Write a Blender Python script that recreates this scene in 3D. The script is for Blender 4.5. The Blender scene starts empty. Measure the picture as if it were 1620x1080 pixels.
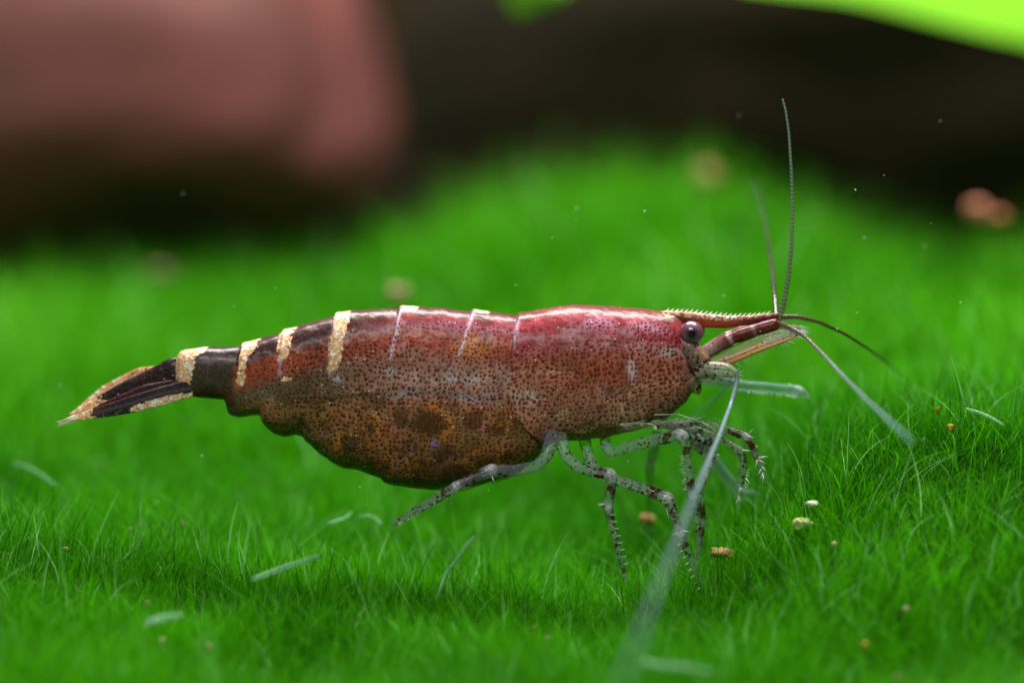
import bpy, bmesh, math
import numpy as np
from mathutils import Vector, Matrix

# ------------------------------------------------------------------ camera, world, lights, exposure
# One Blender unit is one centimetre: the shrimp is about 2.4 cm long.
sc = bpy.context.scene
sc.unit_settings.system = 'METRIC'
sc.unit_settings.scale_length = 0.01
D, PITCH, S = 16.0, math.radians(9.0), 0.002      # camera distance, tilt, cm per photo pixel at the shrimp
CAM = np.array([0.0, -D * math.cos(PITCH), D * math.sin(PITCH)])

cam_data = bpy.data.cameras.new('camera')
cam = bpy.data.objects.new('camera', cam_data)
sc.collection.objects.link(cam)
cam.location = CAM
cam.rotation_euler = (math.pi / 2 - PITCH, 0, 0)
cam_data.sensor_width = 36.0
cam_data.lens = 36.0 * D / (1620 * S)
cam_data.clip_start = 0.1
cam_data.clip_end = 400.0
cam_data.dof.use_dof = True
cam_data.dof.focus_distance = D - 0.10
cam_data.dof.aperture_fstop = 0.33
sc.camera = cam

world = bpy.data.worlds.new('World')
sc.world = world
world.use_nodes = True
world.node_tree.nodes['Background'].inputs['Color'].default_value = (0.55, 0.75, 0.6, 1)
world.node_tree.nodes['Background'].inputs['Strength'].default_value = 0.004

def area(name, loc, target, size, power, color):
    d = bpy.data.lights.new(name, 'AREA')
    d.shape = 'RECTANGLE'
    d.size, d.size_y = size
    d.energy = power
    d.color = color
    o = bpy.data.objects.new(name, d)
    sc.collection.objects.link(o)
    o.location = loc
    o.rotation_euler = (Vector(target) - Vector(loc)).to_track_quat('-Z', 'Y').to_euler()
    return o

area('aquarium_lamp', (0.6, 4.4, 8.0), (0.2, 3.6, 0), (9.0, 3.0), 2900, (1.0, 0.98, 0.93))
area('front_flash', (-1.2, -7.5, 8.0), (0, 0, -0.2), (6.0, 1.6), 720, (1.0, 0.96, 0.92))

sc.render.engine = 'CYCLES'
sc.cycles.use_denoising = True
sc.cycles.max_bounces = 8
sc.cycles.transparent_max_bounces = 16
sc.cycles.sample_clamp_indirect = 4.0
sc.view_settings.view_transform = 'Standard'
sc.view_settings.look = 'None'
sc.view_settings.exposure = 0.18
sc.view_settings.gamma = 1.0
sc.view_settings.use_curve_mapping = False

# ------------------------------------------------------------------ helpers
rng = np.random.default_rng(7)
COL = sc.collection
CP, SP = math.cos(PITCH), math.sin(PITCH)

def P(px, py, dy=0.0):
    """Point at depth y=dy that the photo shows at pixel (px, py) (arrays allowed)."""
    px, py, dy = np.broadcast_arrays(np.asarray(px, float), np.asarray(py, float), np.asarray(dy, float))
    a = (px - 810) * S / D
    b = (540 - py) * S / D
    dx, dyy, dz = a, CP + b * SP, -SP + b * CP
    t = (dy - CAM[1]) / dyy
    return np.stack([dx * t, dy, CAM[2] + dz * t], -1)

def srgb(r, g, b):
    c = np.array([r, g, b], float) / 255
    return np.where(c <= 0.04045, c / 12.92, ((c + 0.055) / 1.055) ** 2.4)

def sstep(e0, e1, x):
    t = np.clip((np.asarray(x, float) - e0) / (e1 - e0), 0, 1)
    return t * t * (3 - 2 * t)

def _hash(ix, iy, iz, seed):
    h = (ix.astype(np.int64) * 374761393 + iy.astype(np.int64) * 668265263 + iz.astype(np.int64) * 2147483647 + seed * 974711) & 0xFFFFFFFF
    h = ((h ^ (h >> 13)) * 1274126177) & 0xFFFFFFFF
    return ((h ^ (h >> 16)) & 0xFFFF) / 65535.0

def noise(x, y, z=0.0, seed=0):
    x, y, z = np.broadcast_arrays(np.asarray(x, float), np.asarray(y, float), np.asarray(z, float))
    fx, fy, fz = np.floor(x), np.floor(y), np.floor(z)
    u, v, w = x - fx, y - fy, z - fz
    u, v, w = u*u*(3-2*u), v*v*(3-2*v), w*w*(3-2*w)
    r = 0
    for i in (0, 1):
        for j in (0, 1):
            for k in (0, 1):
                r = r + _hash(fx+i, fy+j, fz+k, seed) * (u if i else 1-u) * (v if j else 1-v) * (w if k else 1-w)
    return r * 2 - 1

def fbm(x, y, z=0.0, seed=0, o=3):
    r, a = 0, 1.0
    for i in range(o):
        r = r + a * noise(np.asarray(x)*2**i, np.asarray(y)*2**i, np.asarray(z)*2**i, seed + i)
        a *= 0.5
    return r

def mesh_obj(name, verts, faces, mat, parent=None, attrs=None, smooth=True):
    """faces: (n,3) or (n,4) int array, or a list of such arrays."""
    me = bpy.data.meshes.new(name)
    verts = np.asarray(verts, np.float32)
    fl = faces if isinstance(faces, list) else [faces]
    fl = [np.asarray(f, np.int32) for f in fl if len(f)]
    loops = np.concatenate([f.ravel() for f in fl])
    tot = np.concatenate([np.full(len(f), f.shape[1], np.int32) for f in fl])
    start = np.concatenate([[0], np.cumsum(tot)[:-1]]).astype(np.int32)
    me.vertices.add(len(verts)); me.vertices.foreach_set('co', verts.ravel())
    me.loops.add(len(loops)); me.loops.foreach_set('vertex_index', loops)
    me.polygons.add(len(tot)); me.polygons.foreach_set('loop_start', start)
    try: me.polygons.foreach_set('loop_total', tot)
    except Exception: pass
    if smooth: me.polygons.foreach_set('use_smooth', np.ones(len(tot), bool))
    me.update(calc_edges=True); me.validate()
    for k, v in (attrs or {}).items():
        v = np.asarray(v, np.float32)
        if v.shape[1] == 3: v = np.concatenate([v, np.ones((len(v), 1), np.float32)], 1)
        a = me.attributes.new(k, 'FLOAT_COLOR', 'POINT')
        a.data.foreach_set('color', v.ravel())
    o = bpy.data.objects.new(name, me)
    COL.objects.link(o)
    if mat: me.materials.append(mat)
    if parent:
        o.parent = parent
        o.matrix_parent_inverse = Matrix.Translation(-Vector(parent.location))   # geometry is in world coordinates
    return o

def tag(o, label=None, cat=None, group=None, kind=None):
    for k, v in (('label', label), ('category', cat), ('group', group), ('kind', kind)):
        if v: o[k] = v
    return o

class MB:
    """Collects loft / hair pieces of ONE mesh."""
    def __init__(s): s.v, s.f, s.c, s.m, s.n = [], [], [], [], 0
    def add(s, v, f, c, m):
        s.v.append(v); s.f.append([x + s.n for x in f]); s.c.append(c); s.m.append(m); s.n += len(v)
    def loft(s, C, rad, nseg=12, col=None, mask=None, flat=None, flatdir=None):
        """C (n,3) centres, rad (n,) radii; flat = (n,) radius across flatdir."""
        C = np.asarray(C, float); n = len(C)
        T = np.gradient(C, axis=0); T /= np.linalg.norm(T, axis=1)[:, None] + 1e-12
        ref = np.array([0., 1., 0.]) if flatdir is None else np.asarray(flatdir, float)
        A = ref - (T @ ref)[:, None] * T
        bad = np.linalg.norm(A, axis=1) < 0.05
        if bad.any():
            r2 = np.array([1., 0, 0]); A[bad] = r2 - (T[bad] @ r2)[:, None] * T[bad]
        A /= np.linalg.norm(A, axis=1)[:, None]
        B = np.cross(T, A)
        th = np.linspace(0, 2*np.pi, nseg, endpoint=False)
        rad = np.asarray(rad, float); fl = rad if flat is None else np.asarray(flat, float)
        V = C[:, None] + np.cos(th)[None, :, None]*A[:, None]*fl[:, None, None] + np.sin(th)[None, :, None]*B[:, None]*rad[:, None, None]
        V = V.reshape(-1, 3)
        i = np.arange(n-1)[:, None]*nseg; j = np.arange(nseg)[None]; k = (j+1) % nseg
        F = np.stack([i+j, i+k, i+nseg+k, i+nseg+j], -1).reshape(-1, 4)
        V = np.concatenate([V, C[:1], C[-1:]]); a, b = n*nseg, n*nseg+1
        jj = np.arange(nseg); kk = (jj+1) % nseg
        T1 = np.stack([np.full(nseg, a), kk, jj], -1); T2 = np.stack([np.full(nseg, b), (n-1)*nseg+jj, (n-1)*nseg+kk], -1)
        def ex(q, d):
            q = np.broadcast_to(np.asarray(d if q is None else q, float), (n, 3))
            return np.concatenate([np.repeat(q, nseg, 0), q[:1], q[-1:]])
        s.add(V, [F, np.concatenate([T1, T2])], ex(col, (.5, .5, .5)), ex(mask, (0, 0, 0)))
    def hair(s, a, b, r, col=(.8, .8, .75), bend=None):
        a, b = np.asarray(a, float), np.asarray(b, float)
        m = (a+b)/2 + (0 if bend is None else np.asarray(bend))
        s.loft(np.array([a, m, b]), [r, r*.7, r*.12], 4, col, (0, 0, .8))
    def build(s, name, mat, parent=None):
        q = [f for fs in s.f for f in fs if f.shape[1] == 4]; t = [f for fs in s.f for f in fs if f.shape[1] == 3]
        return mesh_obj(name, np.concatenate(s.v), [np.concatenate(x) for x in (q, t) if x], mat, parent,
                        {'Col': np.concatenate(s.c), 'Mask': np.concatenate(s.m)})

def resample(pts, step=3.0, smooth=2):
    """pts rows (px, py, dy, r[, ...]) -> dense rows, corners rounded."""
    p = np.asarray(pts, float)
    d = np.concatenate([[0], np.cumsum(np.maximum(np.hypot(np.diff(p[:, 0]), np.diff(p[:, 1])), 1e-3))])
    n = max(int(d[-1]/step), 6)
    t = np.linspace(0, d[-1], n)
    q = np.stack([np.interp(t, d, p[:, k]) for k in range(p.shape[1])], 1)
    for _ in range(smooth):
        q[1:-1] = (q[:-2] + 2*q[1:-1] + q[2:])/4
    return q

# ------------------------------------------------------------------ materials
def new_mat(name):
    m = bpy.data.materials.new(name); m.use_nodes = True
    nt = m.node_tree
    return m, nt, nt.nodes['Principled BSDF'], nt.nodes['Material Output']

def N(nt, typ, **kw):
    n = nt.nodes.new(typ)
    for k, v in kw.items():
        if k in n.inputs.keys() if isinstance(k, str) else False: n.inputs[k].default_value = v
        else: setattr(n, k, v)
    return n

def mathn(nt, op, a, b=None, clamp=False):
    n = nt.nodes.new('ShaderNodeMath'); n.operation = op; n.use_clamp = clamp
    for i, q in enumerate((a, b)):
        if q is None: continue
        if isinstance(q, (int, float)): n.inputs[i].default_value = q
        else: nt.links.new(q, n.inputs[i])
    return n.outputs[0]

def mixc(nt, f, a, b):
    n = nt.nodes.new('ShaderNodeMix'); n.data_type = 'RGBA'
    for s, q in ((n.inputs[0], f), (n.inputs[6], a), (n.inputs[7], b)):
        if isinstance(q, (int, float)): s.default_value = q
        elif isinstance(q, tuple): s.default_value = q if len(q) == 4 else q + (1,)
        else: nt.links.new(q, s)
    return n.outputs[2]

def vor(nt, vec, scale, rnd=1.0):
    n = nt.nodes.new('ShaderNodeTexVoronoi'); n.inputs['Scale'].default_value = scale; n.inputs['Randomness'].default_value = rnd
    nt.links.new(vec, n.inputs['Vector']); return n

def noi(nt, vec, scale, detail=3):
    n = nt.nodes.new('ShaderNodeTexNoise'); n.inputs['Scale'].default_value = scale; n.inputs['Detail'].default_value = detail
    nt.links.new(vec, n.inputs['Vector']); return n.outputs['Fac']

def attr(nt, name):
    n = nt.nodes.new('ShaderNodeAttribute'); n.attribute_name = name; return n.outputs['Color']

def shell_material(name='speckled_shell', surface=False):
    """Speckled shell: Col = pigment and painted sheen, Mask.r = dot size, Mask.g = gold guanine, Mask.b = dot darkness."""
    m, nt, b, out = new_mat(name); L = nt.links.new
    co = nt.nodes.new('ShaderNodeTexCoord').outputs['Object']
    sep = nt.nodes.new('ShaderNodeSeparateColor'); L(attr(nt, 'Mask'), sep.inputs[0])
    uv = attr(nt, 'Skin') if surface else co           # Skin = (length, girth) in pixels / 100, so dots space out evenly
    wob = nt.nodes.new('ShaderNodeVectorMath'); wob.operation = 'MULTIPLY_ADD'
    nz = nt.nodes.new('ShaderNodeTexNoise'); nz.inputs['Scale'].default_value = 2.2; nz.inputs['Detail'].default_value = 0.0; L(uv, nz.inputs['Vector'])
    L(nz.outputs['Color'], wob.inputs[0]); wob.inputs[1].default_value = (.16, .16, 0) if surface else (0, 0, 0); L(uv, wob.inputs[2])
    v = vor(nt, wob.outputs[0], 14.6 if surface else 74, 0.72 if surface else .85)
    vs = vor(nt, wob.outputs[0], 21.0 if surface else 130, 1.0)
    if surface: v.voronoi_dimensions = '2D'; vs.voronoi_dimensions = '2D'
    sepv = nt.nodes.new('ShaderNodeSeparateColor'); L(v.outputs['Color'], sepv.inputs[0])
    thr = mathn(nt, 'MULTIPLY', sep.outputs[0], mathn(nt, 'ADD', 0.26 if surface else .46, mathn(nt, 'MULTIPLY', sepv.outputs[1], 0.24)))
    dn = mathn(nt, 'SUBTRACT', thr, v.outputs['Distance'])
    dot = mathn(nt, 'MULTIPLY', dn, 7.0, True)
    sepc = nt.nodes.new('ShaderNodeSeparateColor'); L(v.outputs['Color'], sepc.inputs[0])
    dot = mathn(nt, 'MULTIPLY', dot, mathn(nt, 'ADD', 0.62, mathn(nt, 'MULTIPLY', sepc.outputs[0], 0.38)))
    dotc = mixc(nt, sep.outputs[2], (0.15, 0.012, 0.010), (0.035, 0.014, 0.008))
    base = attr(nt, 'Col')
    fine = noi(nt, co, 120, 2)
    base = mixc(nt, mathn(nt, 'MULTIPLY', mathn(nt, 'SUBTRACT', fine, 0.42, True), 1.6, True), base, mixc(nt, 0.16, base, (0.6, 0.5, 0.48)))
    small = mathn(nt, 'MULTIPLY', mathn(nt, 'SUBTRACT', mathn(nt, 'MULTIPLY', sep.outputs[0], .33), vs.outputs['Distance']), 5.0, True)
    base = mixc(nt, mathn(nt, 'MULTIPLY', small, .55), base, dotc)
    halo = mathn(nt, 'MULTIPLY', mathn(nt, 'SUBTRACT', mathn(nt, 'ADD', thr, .22), v.outputs['Distance']), 2.0, True)
    base = mixc(nt, mathn(nt, 'MULTIPLY', halo, .38), base, dotc)
    c = mixc(nt, dot, base, dotc)
    # silvery grains
    v2 = vor(nt, co, 46)
    gs = nt.nodes.new('ShaderNodeSeparateColor'); L(v2.outputs['Color'], gs.inputs[0])
    grain = mathn(nt, 'MULTIPLY', mathn(nt, 'LESS_THAN', v2.outputs['Distance'], 0.10), mathn(nt, 'GREATER_THAN', gs.outputs[0], 0.35))
    grain = mathn(nt, 'MULTIPLY', grain, mathn(nt, 'GREATER_THAN', sep.outputs[0], 0.3))
    c = mixc(nt, mathn(nt, 'MULTIPLY', grain, 0.8), c, (0.9, 0.86, 0.8))
    # gold
    v3 = vor(nt, co, 120)
    s3 = nt.nodes.new('ShaderNodeSeparateColor'); L(v3.outputs['Color'], s3.inputs[0])
    gcol = mixc(nt, s3.outputs[1], (0.72, 0.36, 0.16), (0.98, 0.76, 0.48))
    gcol = mixc(nt, mathn(nt, 'GREATER_THAN', s3.outputs[0], 0.78), gcol, (1.0, 0.95, 0.85))
    gcol = mixc(nt, mathn(nt, 'MULTIPLY', mathn(nt, 'GREATER_THAN', v3.outputs['Distance'], 0.62), 0.35), gcol, (0.25, 0.07, 0.03))
    gcol = mixc(nt, mathn(nt, 'MULTIPLY', mathn(nt, 'SUBTRACT', noi(nt, co, 14, 3), .42), 3.2, True), gcol, mixc(nt, .6, gcol, (.74, .36, .24)))
    gm = mathn(nt, 'MULTIPLY', mathn(nt, 'ADD', mathn(nt, 'SUBTRACT', sep.outputs[1], 0.5), mathn(nt, 'MULTIPLY', mathn(nt, 'SUBTRACT', s3.outputs[2], 0.5), 0.75)), 3.5)
    gm = mathn(nt, 'ADD', gm, 0.5, True)
    c = mixc(nt, gm, c, gcol)
    L(c, b.inputs['Base Color'])
    b.inputs['Roughness'].default_value = 0.36
    b.inputs['IOR'].default_value = 1.23
    b.inputs['Subsurface Weight'].default_value = 0.25
    b.inputs['Subsurface Radius'].default_value = (0.9, 0.35, 0.2)
    b.inputs['Subsurface Scale'].default_value = 0.025
    b.inputs['Coat Weight'].default_value = 0.14
    b.inputs['Coat Roughness'].default_value = 0.22
    bmp = nt.nodes.new('ShaderNodeBump'); bmp.inputs['Strength'].default_value = 0.6; bmp.inputs['Distance'].default_value = 0.004
    L(mathn(nt, 'ADD', mathn(nt, 'MULTIPLY', noi(nt, co, 45, 4), 1.0), mathn(nt, 'MULTIPLY', gm, v3.outputs['Distance'])), bmp.inputs['Height'])
    L(bmp.outputs[0], b.inputs['Normal'])
    return m

def limb_material():
    """Glassy limbs: Mask.r = brown spot amount, Mask.g = opaque white joint, Mask.b = overall opacity."""
    m, nt, b, out = new_mat('glassy_limb'); L = nt.links.new
    co = nt.nodes.new('ShaderNodeTexCoord').outputs['Object']
    sep = nt.nodes.new('ShaderNodeSeparateColor'); L(attr(nt, 'Mask'), sep.inputs[0])
    v = vor(nt, co, 60, 1.0)
    n = noi(nt, co, 22, 2)
    thr = mathn(nt, 'MULTIPLY', sep.outputs[0], mathn(nt, 'ADD', 0.02, mathn(nt, 'MULTIPLY', n, 1.35)))
    sp = mathn(nt, 'MULTIPLY', mathn(nt, 'SUBTRACT', thr, v.outputs['Distance']), 8.0, True)
    c = mixc(nt, sp, attr(nt, 'Col'), (0.055, 0.017, 0.008))
    v2 = vor(nt, co, 48)
    g2 = nt.nodes.new('ShaderNodeSeparateColor'); L(v2.outputs['Color'], g2.inputs[0])
    grain = mathn(nt, 'MULTIPLY', mathn(nt, 'LESS_THAN', v2.outputs['Distance'], 0.13), mathn(nt, 'GREATER_THAN', g2.outputs[0], 0.5))
    c = mixc(nt, grain, c, (0.9, 0.85, 0.8))
    c = mixc(nt, mathn(nt, 'MULTIPLY', sep.outputs[1], mathn(nt, 'SUBTRACT', 1.9, mathn(nt, 'MULTIPLY', vor(nt, co, 95).outputs['Distance'], 2.4)), True), c, (0.80, 0.76, 0.84))
    L(c, b.inputs['Base Color'])
    b.inputs['Roughness'].default_value = 0.22
    b.inputs['IOR'].default_value = 1.3
    b.inputs['Coat Weight'].default_value = 0.2
    lw = nt.nodes.new('ShaderNodeLayerWeight'); lw.inputs[0].default_value = 0.35
    al = mathn(nt, 'ADD', sep.outputs[2], mathn(nt, 'MULTIPLY', sp, 0.6))
    al = mathn(nt, 'ADD', al, mathn(nt, 'MULTIPLY', sep.outputs[1], 0.55))
    al = mathn(nt, 'ADD', al, mathn(nt, 'MULTIPLY', lw.outputs['Facing'], 0.35), True)
    L(al, b.inputs['Alpha'])
    return m

def simple_mat(name, col, rough=0.5, ior=1.4, var=None, scale=10, bump=0.0, **kw):
    m, nt, b, out = new_mat(name); L = nt.links.new
    co = nt.nodes.new('ShaderNodeTexCoord').outputs['Object']
    f = noi(nt, co, scale, 5)
    f = mathn(nt, 'MULTIPLY', mathn(nt, 'SUBTRACT', f, 0.3), 2.5, True)
    L(mixc(nt, f, tuple(col), tuple(var if var is not None else np.array(col)*0.6)), b.inputs['Base Color'])
    b.inputs['Roughness'].default_value = rough; b.inputs['IOR'].default_value = ior
    if bump:
        bm_ = nt.nodes.new('ShaderNodeBump'); bm_.inputs['Strength'].default_value = 0.6; bm_.inputs['Distance'].default_value = bump
        L(f, bm_.inputs['Height']); L(bm_.outputs[0], b.inputs['Normal'])
    for k, v in kw.items(): b.inputs[k].default_value = v
    return m

def moss_material(name='moss_filament', tr=0.45):
    m, nt, b, out = new_mat(name); L = nt.links.new
    c = attr(nt, 'Col')
    L(c, b.inputs['Base Color']); b.inputs['Roughness'].default_value = 0.4; b.inputs['IOR'].default_value = 1.10
    t = nt.nodes.new('ShaderNodeBsdfTranslucent'); L(c, t.inputs[0])
    mx = nt.nodes.new('ShaderNodeMixShader'); mx.inputs[0].default_value = tr
    L(b.outputs[0], mx.inputs[1]); L(t.outputs[0], mx.inputs[2]); L(mx.outputs[0], out.inputs[0])
    return m

M_SHELL, M_LIMB, M_MOSS = shell_material(), limb_material(), moss_material()
M_BODY = shell_material('speckled_body', True)

# ------------------------------------------------------------------ ground under the moss
ROWX = np.array([-600, 0, 300, 600, 800, 1000, 1130, 1250, 1400, 1620, 2300])
ROW0 = np.array([870, 875, 905, 940, 965, 978, 930, 790, 700, 680, 690])          # moss roots in the shrimp's plane
CRX = np.array([-600, 0, 150, 300, 420, 560, 650, 750, 900, 1000, 1150, 1260, 1370, 1450, 1620, 2300])
CRR = np.array([555, 555, 552, 548, 556, 530, 490, 420, 375, 362, 372, 425, 510, 525, 520, 530])
YC = 4.6
X0 = P(ROWX, 600, 0)[:, 0]; Z0 = P(ROWX, ROW0, 0)[:, 2]
XC = P(CRX, 300, YC)[:, 0]; ZC = P(CRX, CRR, YC)[:, 2]
def smooth_interp(x, xs, zs, w):
    r = 0
    for k in (-1, -.5, 0, .5, 1): r = r + np.interp(x + k*w, xs, zs)
    return r/5
def ground(x, y):
    x, y = np.asarray(x, float), np.asarray(y, float)
    a = smooth_interp(x, X0, Z0, 0.22); c = smooth_interp(x, XC, ZC, 0.35)
    t = np.clip(y/YC, 0, 1)
    z = a + (c - a)*(0.55*t + 0.45*sstep(0, 1, t))
    z = z + np.where(y > YC, -0.14*np.clip(y-YC, 0, 4)**1.6*0.6, 0)
    f = np.clip(-y, 0, 14)
    flat = -0.86
    k = sstep(-.15, 1.25, f)*sstep(0, .3, f)
    z = z*(1-k) + np.minimum(z, flat)*k - 0.02*f
    z = z + 0.035*fbm(x*2.1, y*2.1, 0, 3)*sstep(0, .6, np.abs(y)) + 0.05*noise(x*.9+4, y*.9, 0, 9)*sstep(.3, 2, np.abs(y))
    return z

n = 220
gx = np.sinh(np.linspace(-3.4, 3.4, n)); gx = gx/gx[-1]*30
gy = np.sinh(np.linspace(-3.2, 3.4, n)); gy = gy/gy[-1]*30
GX, GY = np.meshgrid(gx, gy, indexing='ij')
gv = np.stack([GX, GY, ground(GX, GY)], -1).reshape(-1, 3)
i, j = np.meshgrid(np.arange(n-1), np.arange(n-1), indexing='ij')
k = (i*n+j).ravel()
gf = np.stack([k, k+n, k+n+1, k+1], -1)
soil = simple_mat('mossy_soil', (0.014, 0.085, 0.003), 0.9, ior=1.05, var=(0.010, 0.045, 0.002), scale=3, bump=0.02)
tag(mesh_obj('ground', gv, gf, soil), kind='structure')

# ------------------------------------------------------------------ moss filaments
def blades(name, x, y, length, width, seg, mat, tint=None, lean=0.35, pale=0.03, dark=0.05, lift=0.0):
    nb = len(x)
    root = np.stack([x, y, ground(x, y) - 0.01 + lift], -1)
    ca = fbm(x*2.3, y*2.3, 0, 21)*3.2 + rng.normal(0, 1.5, nb)            # locally coherent lean
    lm = np.abs(rng.normal(0, lean, nb)) + 0.25*np.abs(noise(x*3, y*3, 0, 31))
    dirv = np.stack([np.cos(ca)*lm, np.sin(ca)*lm, np.ones(nb)], -1)
    dirv /= np.linalg.norm(dirv, axis=1)[:, None]
    cb = rng.uniform(0, 2*np.pi, nb); cm = rng.normal(0.30, 0.38, nb)
    bend = np.stack([np.cos(cb)*cm, np.sin(cb)*cm, -0.35*np.abs(cm)], -1)
    fa = rng.uniform(0, 2*np.pi, nb)
    side = np.stack([np.cos(fa), np.sin(fa), np.zeros(nb)], -1)
    t = np.linspace(0, 1, seg+1)
    Cc = root[:, None] + length[:, None, None]*(dirv[:, None]*t[None, :, None] + bend[:, None]*(t**2)[None, :, None])
    wid = width[:, None]*np.clip(1.15-t, .15, 1)[None]*0.5
    V = np.stack([Cc - side[:, None]*wid[..., None], Cc + side[:, None]*wid[..., None]], 2).reshape(-1, 3)
    b0 = (np.arange(nb)*(seg+1)*2)[:, None]; s = (np.arange(seg)*2)[None]
    k = b0 + s
    F = np.stack([k, k+1, k+3, k+2], -1).reshape(-1, 4)
    g1, g2, g3 = np.array([0.018, 0.17, 0.001]), np.array([0.085, 0.45, 0.003]), np.array([0.12, 0.55, 0.02])
    u = np.clip(0.5 + 0.35*fbm(x*1.6, y*1.6, 0, 55) + rng.normal(0, .22, nb), 0, 1)[:, None]
    c = g1*(1-u) + g2*u
    pk = rng.random(nb)
    c[pk < pale] = np.array([0.32, 0.68, 0.24]); c[(pk >= pale) & (pk < pale+.07)] = g3
    c[pk > 1-dark] = np.array([0.006, 0.055, 0.004])
    if tint is not None:                                   # paler, yellower colonies in the older moss
        pm = np.clip(1.1*fbm(x*1.9, y*1.9, 3, 61) - .1, 0, 1)[:, None]*tint
        c = c*(1-pm) + np.array([0.17, 0.56, 0.03])*pm
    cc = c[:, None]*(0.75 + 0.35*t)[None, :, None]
    tip = (rng.random(nb) < .05)[:, None, None]*(t > .75)[None, :, None]  # a few tips get a painted glint, brighter than their blade
    cc = np.where(tip, np.array([.26, .62, .14]), cc)
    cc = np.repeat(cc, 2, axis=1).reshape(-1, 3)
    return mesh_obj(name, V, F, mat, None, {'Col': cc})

def scatter(nn, x0, x1, y0, y1):
    return rng.uniform(x0, x1, nn), rng.uniform(y0, y1, nn)
# fine carpet around the shrimp
x, y = scatter(190000, -2.3, 2.5, -1.9, 1.7)
tuft = 0.75 + 0.35*noise(x*4, y*4, 0, 77)
L_ = np.clip(rng.gamma(5, 0.031, len(x))*tuft, 0.05, 0.34)
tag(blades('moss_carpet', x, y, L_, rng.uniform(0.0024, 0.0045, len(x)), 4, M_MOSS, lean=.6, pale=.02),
    'carpet of fine bright green moss filaments the shrimp stands on', 'moss', kind='stuff')
x, y = scatter(1500, -2.2, 2.3, -.6, .7)
L_ = rng.uniform(.14, .30, len(x))
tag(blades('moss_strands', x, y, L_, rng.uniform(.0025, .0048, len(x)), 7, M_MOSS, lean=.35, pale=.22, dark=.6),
    'scattered longer dark and pale moss strands standing out of the carpet', 'moss', kind='stuff')
# coarser moss further back and all round
x, y = scatter(135000, -5.5, 6.0, -6.0, 7.5)
kk = ~((x > -2.3) & (x < 2.5) & (y > -1.9) & (y < 1.7)); x, y = x[kk], y[kk]
L_ = np.clip(rng.gamma(7, 0.036, len(x)), 0.1, 0.5)
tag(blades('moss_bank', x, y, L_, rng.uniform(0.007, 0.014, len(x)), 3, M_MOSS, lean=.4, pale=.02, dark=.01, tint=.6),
    'soft green bank of moss rising behind the shrimp', 'moss', kind='stuff')

# ------------------------------------------------------------------ background: rock, driftwood, leaves
def lump(name, centre, rad, mat, seed, amp=0.15, fr=1.0, sub=5, fn=None, parent=None):
    bm = bmesh.new(); bmesh.ops.create_icosphere(bm, subdivisions=sub, radius=1.0)
    v = np.array([w.co[:] for w in bm.verts]); f = np.array([[w.index for w in q.verts] for q in bm.faces]); bm.free()
    d = 1 + amp*fbm(v[:, 0]*1.5*fr+seed, v[:, 1]*1.5*fr, v[:, 2]*1.5*fr, seed, 4)
    v = v*d[:, None]
    if fn: v = fn(v)
    return mesh_obj(name, v*np.array(rad)+np.array(centre), f, mat, parent)

def boulder(v):
    s = np.sign(v)*np.abs(v)**0.72                       # blocky
    arch = np.exp(-((s[:, 0]-0.62)/0.30)**2)*0.25         # hollow under the right-hand end
    low = s[:, 2] < 0
    s[low, 2] = s[low, 2]*(1-arch[low])
    s[:, 0] -= 0.09*s[:, 2]*(s[:, 0] > 0)*s[:, 0]
    s[:, 0] -= 0.10*np.clip(s[:, 2], 0, 1)**2*(s[:, 0] > 0)
    return s
rock_m = simple_mat('pink_rock', (0.15, 0.042, 0.037), 0.75, var=(0.075, 0.026, 0.019), scale=1.1, bump=0.05)
rc = P(150, 120, 7.6)
tag(lump('rock', (rc[0]-1.13, 7.6, rc[2]+0.12), (2.35, 1.3, 1.12), rock_m, 5, 0.10, 1.0, 5, boulder),
    'large smooth pinkish brown rock resting behind the moss', 'rock')

def log():
    nx, na = 160, 96
    xx = np.linspace(-14, 14, nx); th = np.linspace(0, 2*np.pi, na, endpoint=False)
    X, T = np.meshgrid(xx, th, indexing='ij')
    R = 2.6*(1 + 0.10*fbm(X*.25, np.cos(T)*1.3, np.sin(T)*1.3, 41) + 0.03*fbm(X*.8, np.cos(T)*5, np.sin(T)*5, 42))
    cz = 0.5 + 0.4*np.sin(X*.2)
    V = np.stack([X, 13 + np.cos(T)*R, cz + np.sin(T)*R], -1).reshape(-1, 3)
    i = np.arange(nx-1)[:, None]*na; j = np.arange(na)[None]; k = (j+1) % na
    F = np.stack([i+j, i+k, i+na+k, i+na+j], -1).reshape(-1, 4)
    V = np.concatenate([V, [[-14.2, 13, cz[0, 0]], [14.2, 13, cz[-1, 0]]]])
    jj = np.arange(na); kk = (jj+1) % na
    Tt = np.concatenate([np.stack([np.full(na, nx*na), kk, jj], -1), np.stack([np.full(na, nx*na+1), (nx-1)*na+jj, (nx-1)*na+kk], -1)])
    return mesh_obj('driftwood_log', V, [F, Tt], simple_mat('driftwood', (0.030, 0.017, 0.004), 0.8, var=(0.015, 0.010, 0.003), scale=1.5, bump=.05))
tag(log(), 'dark brown driftwood log lying in shade behind everything', 'driftwood')

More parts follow.
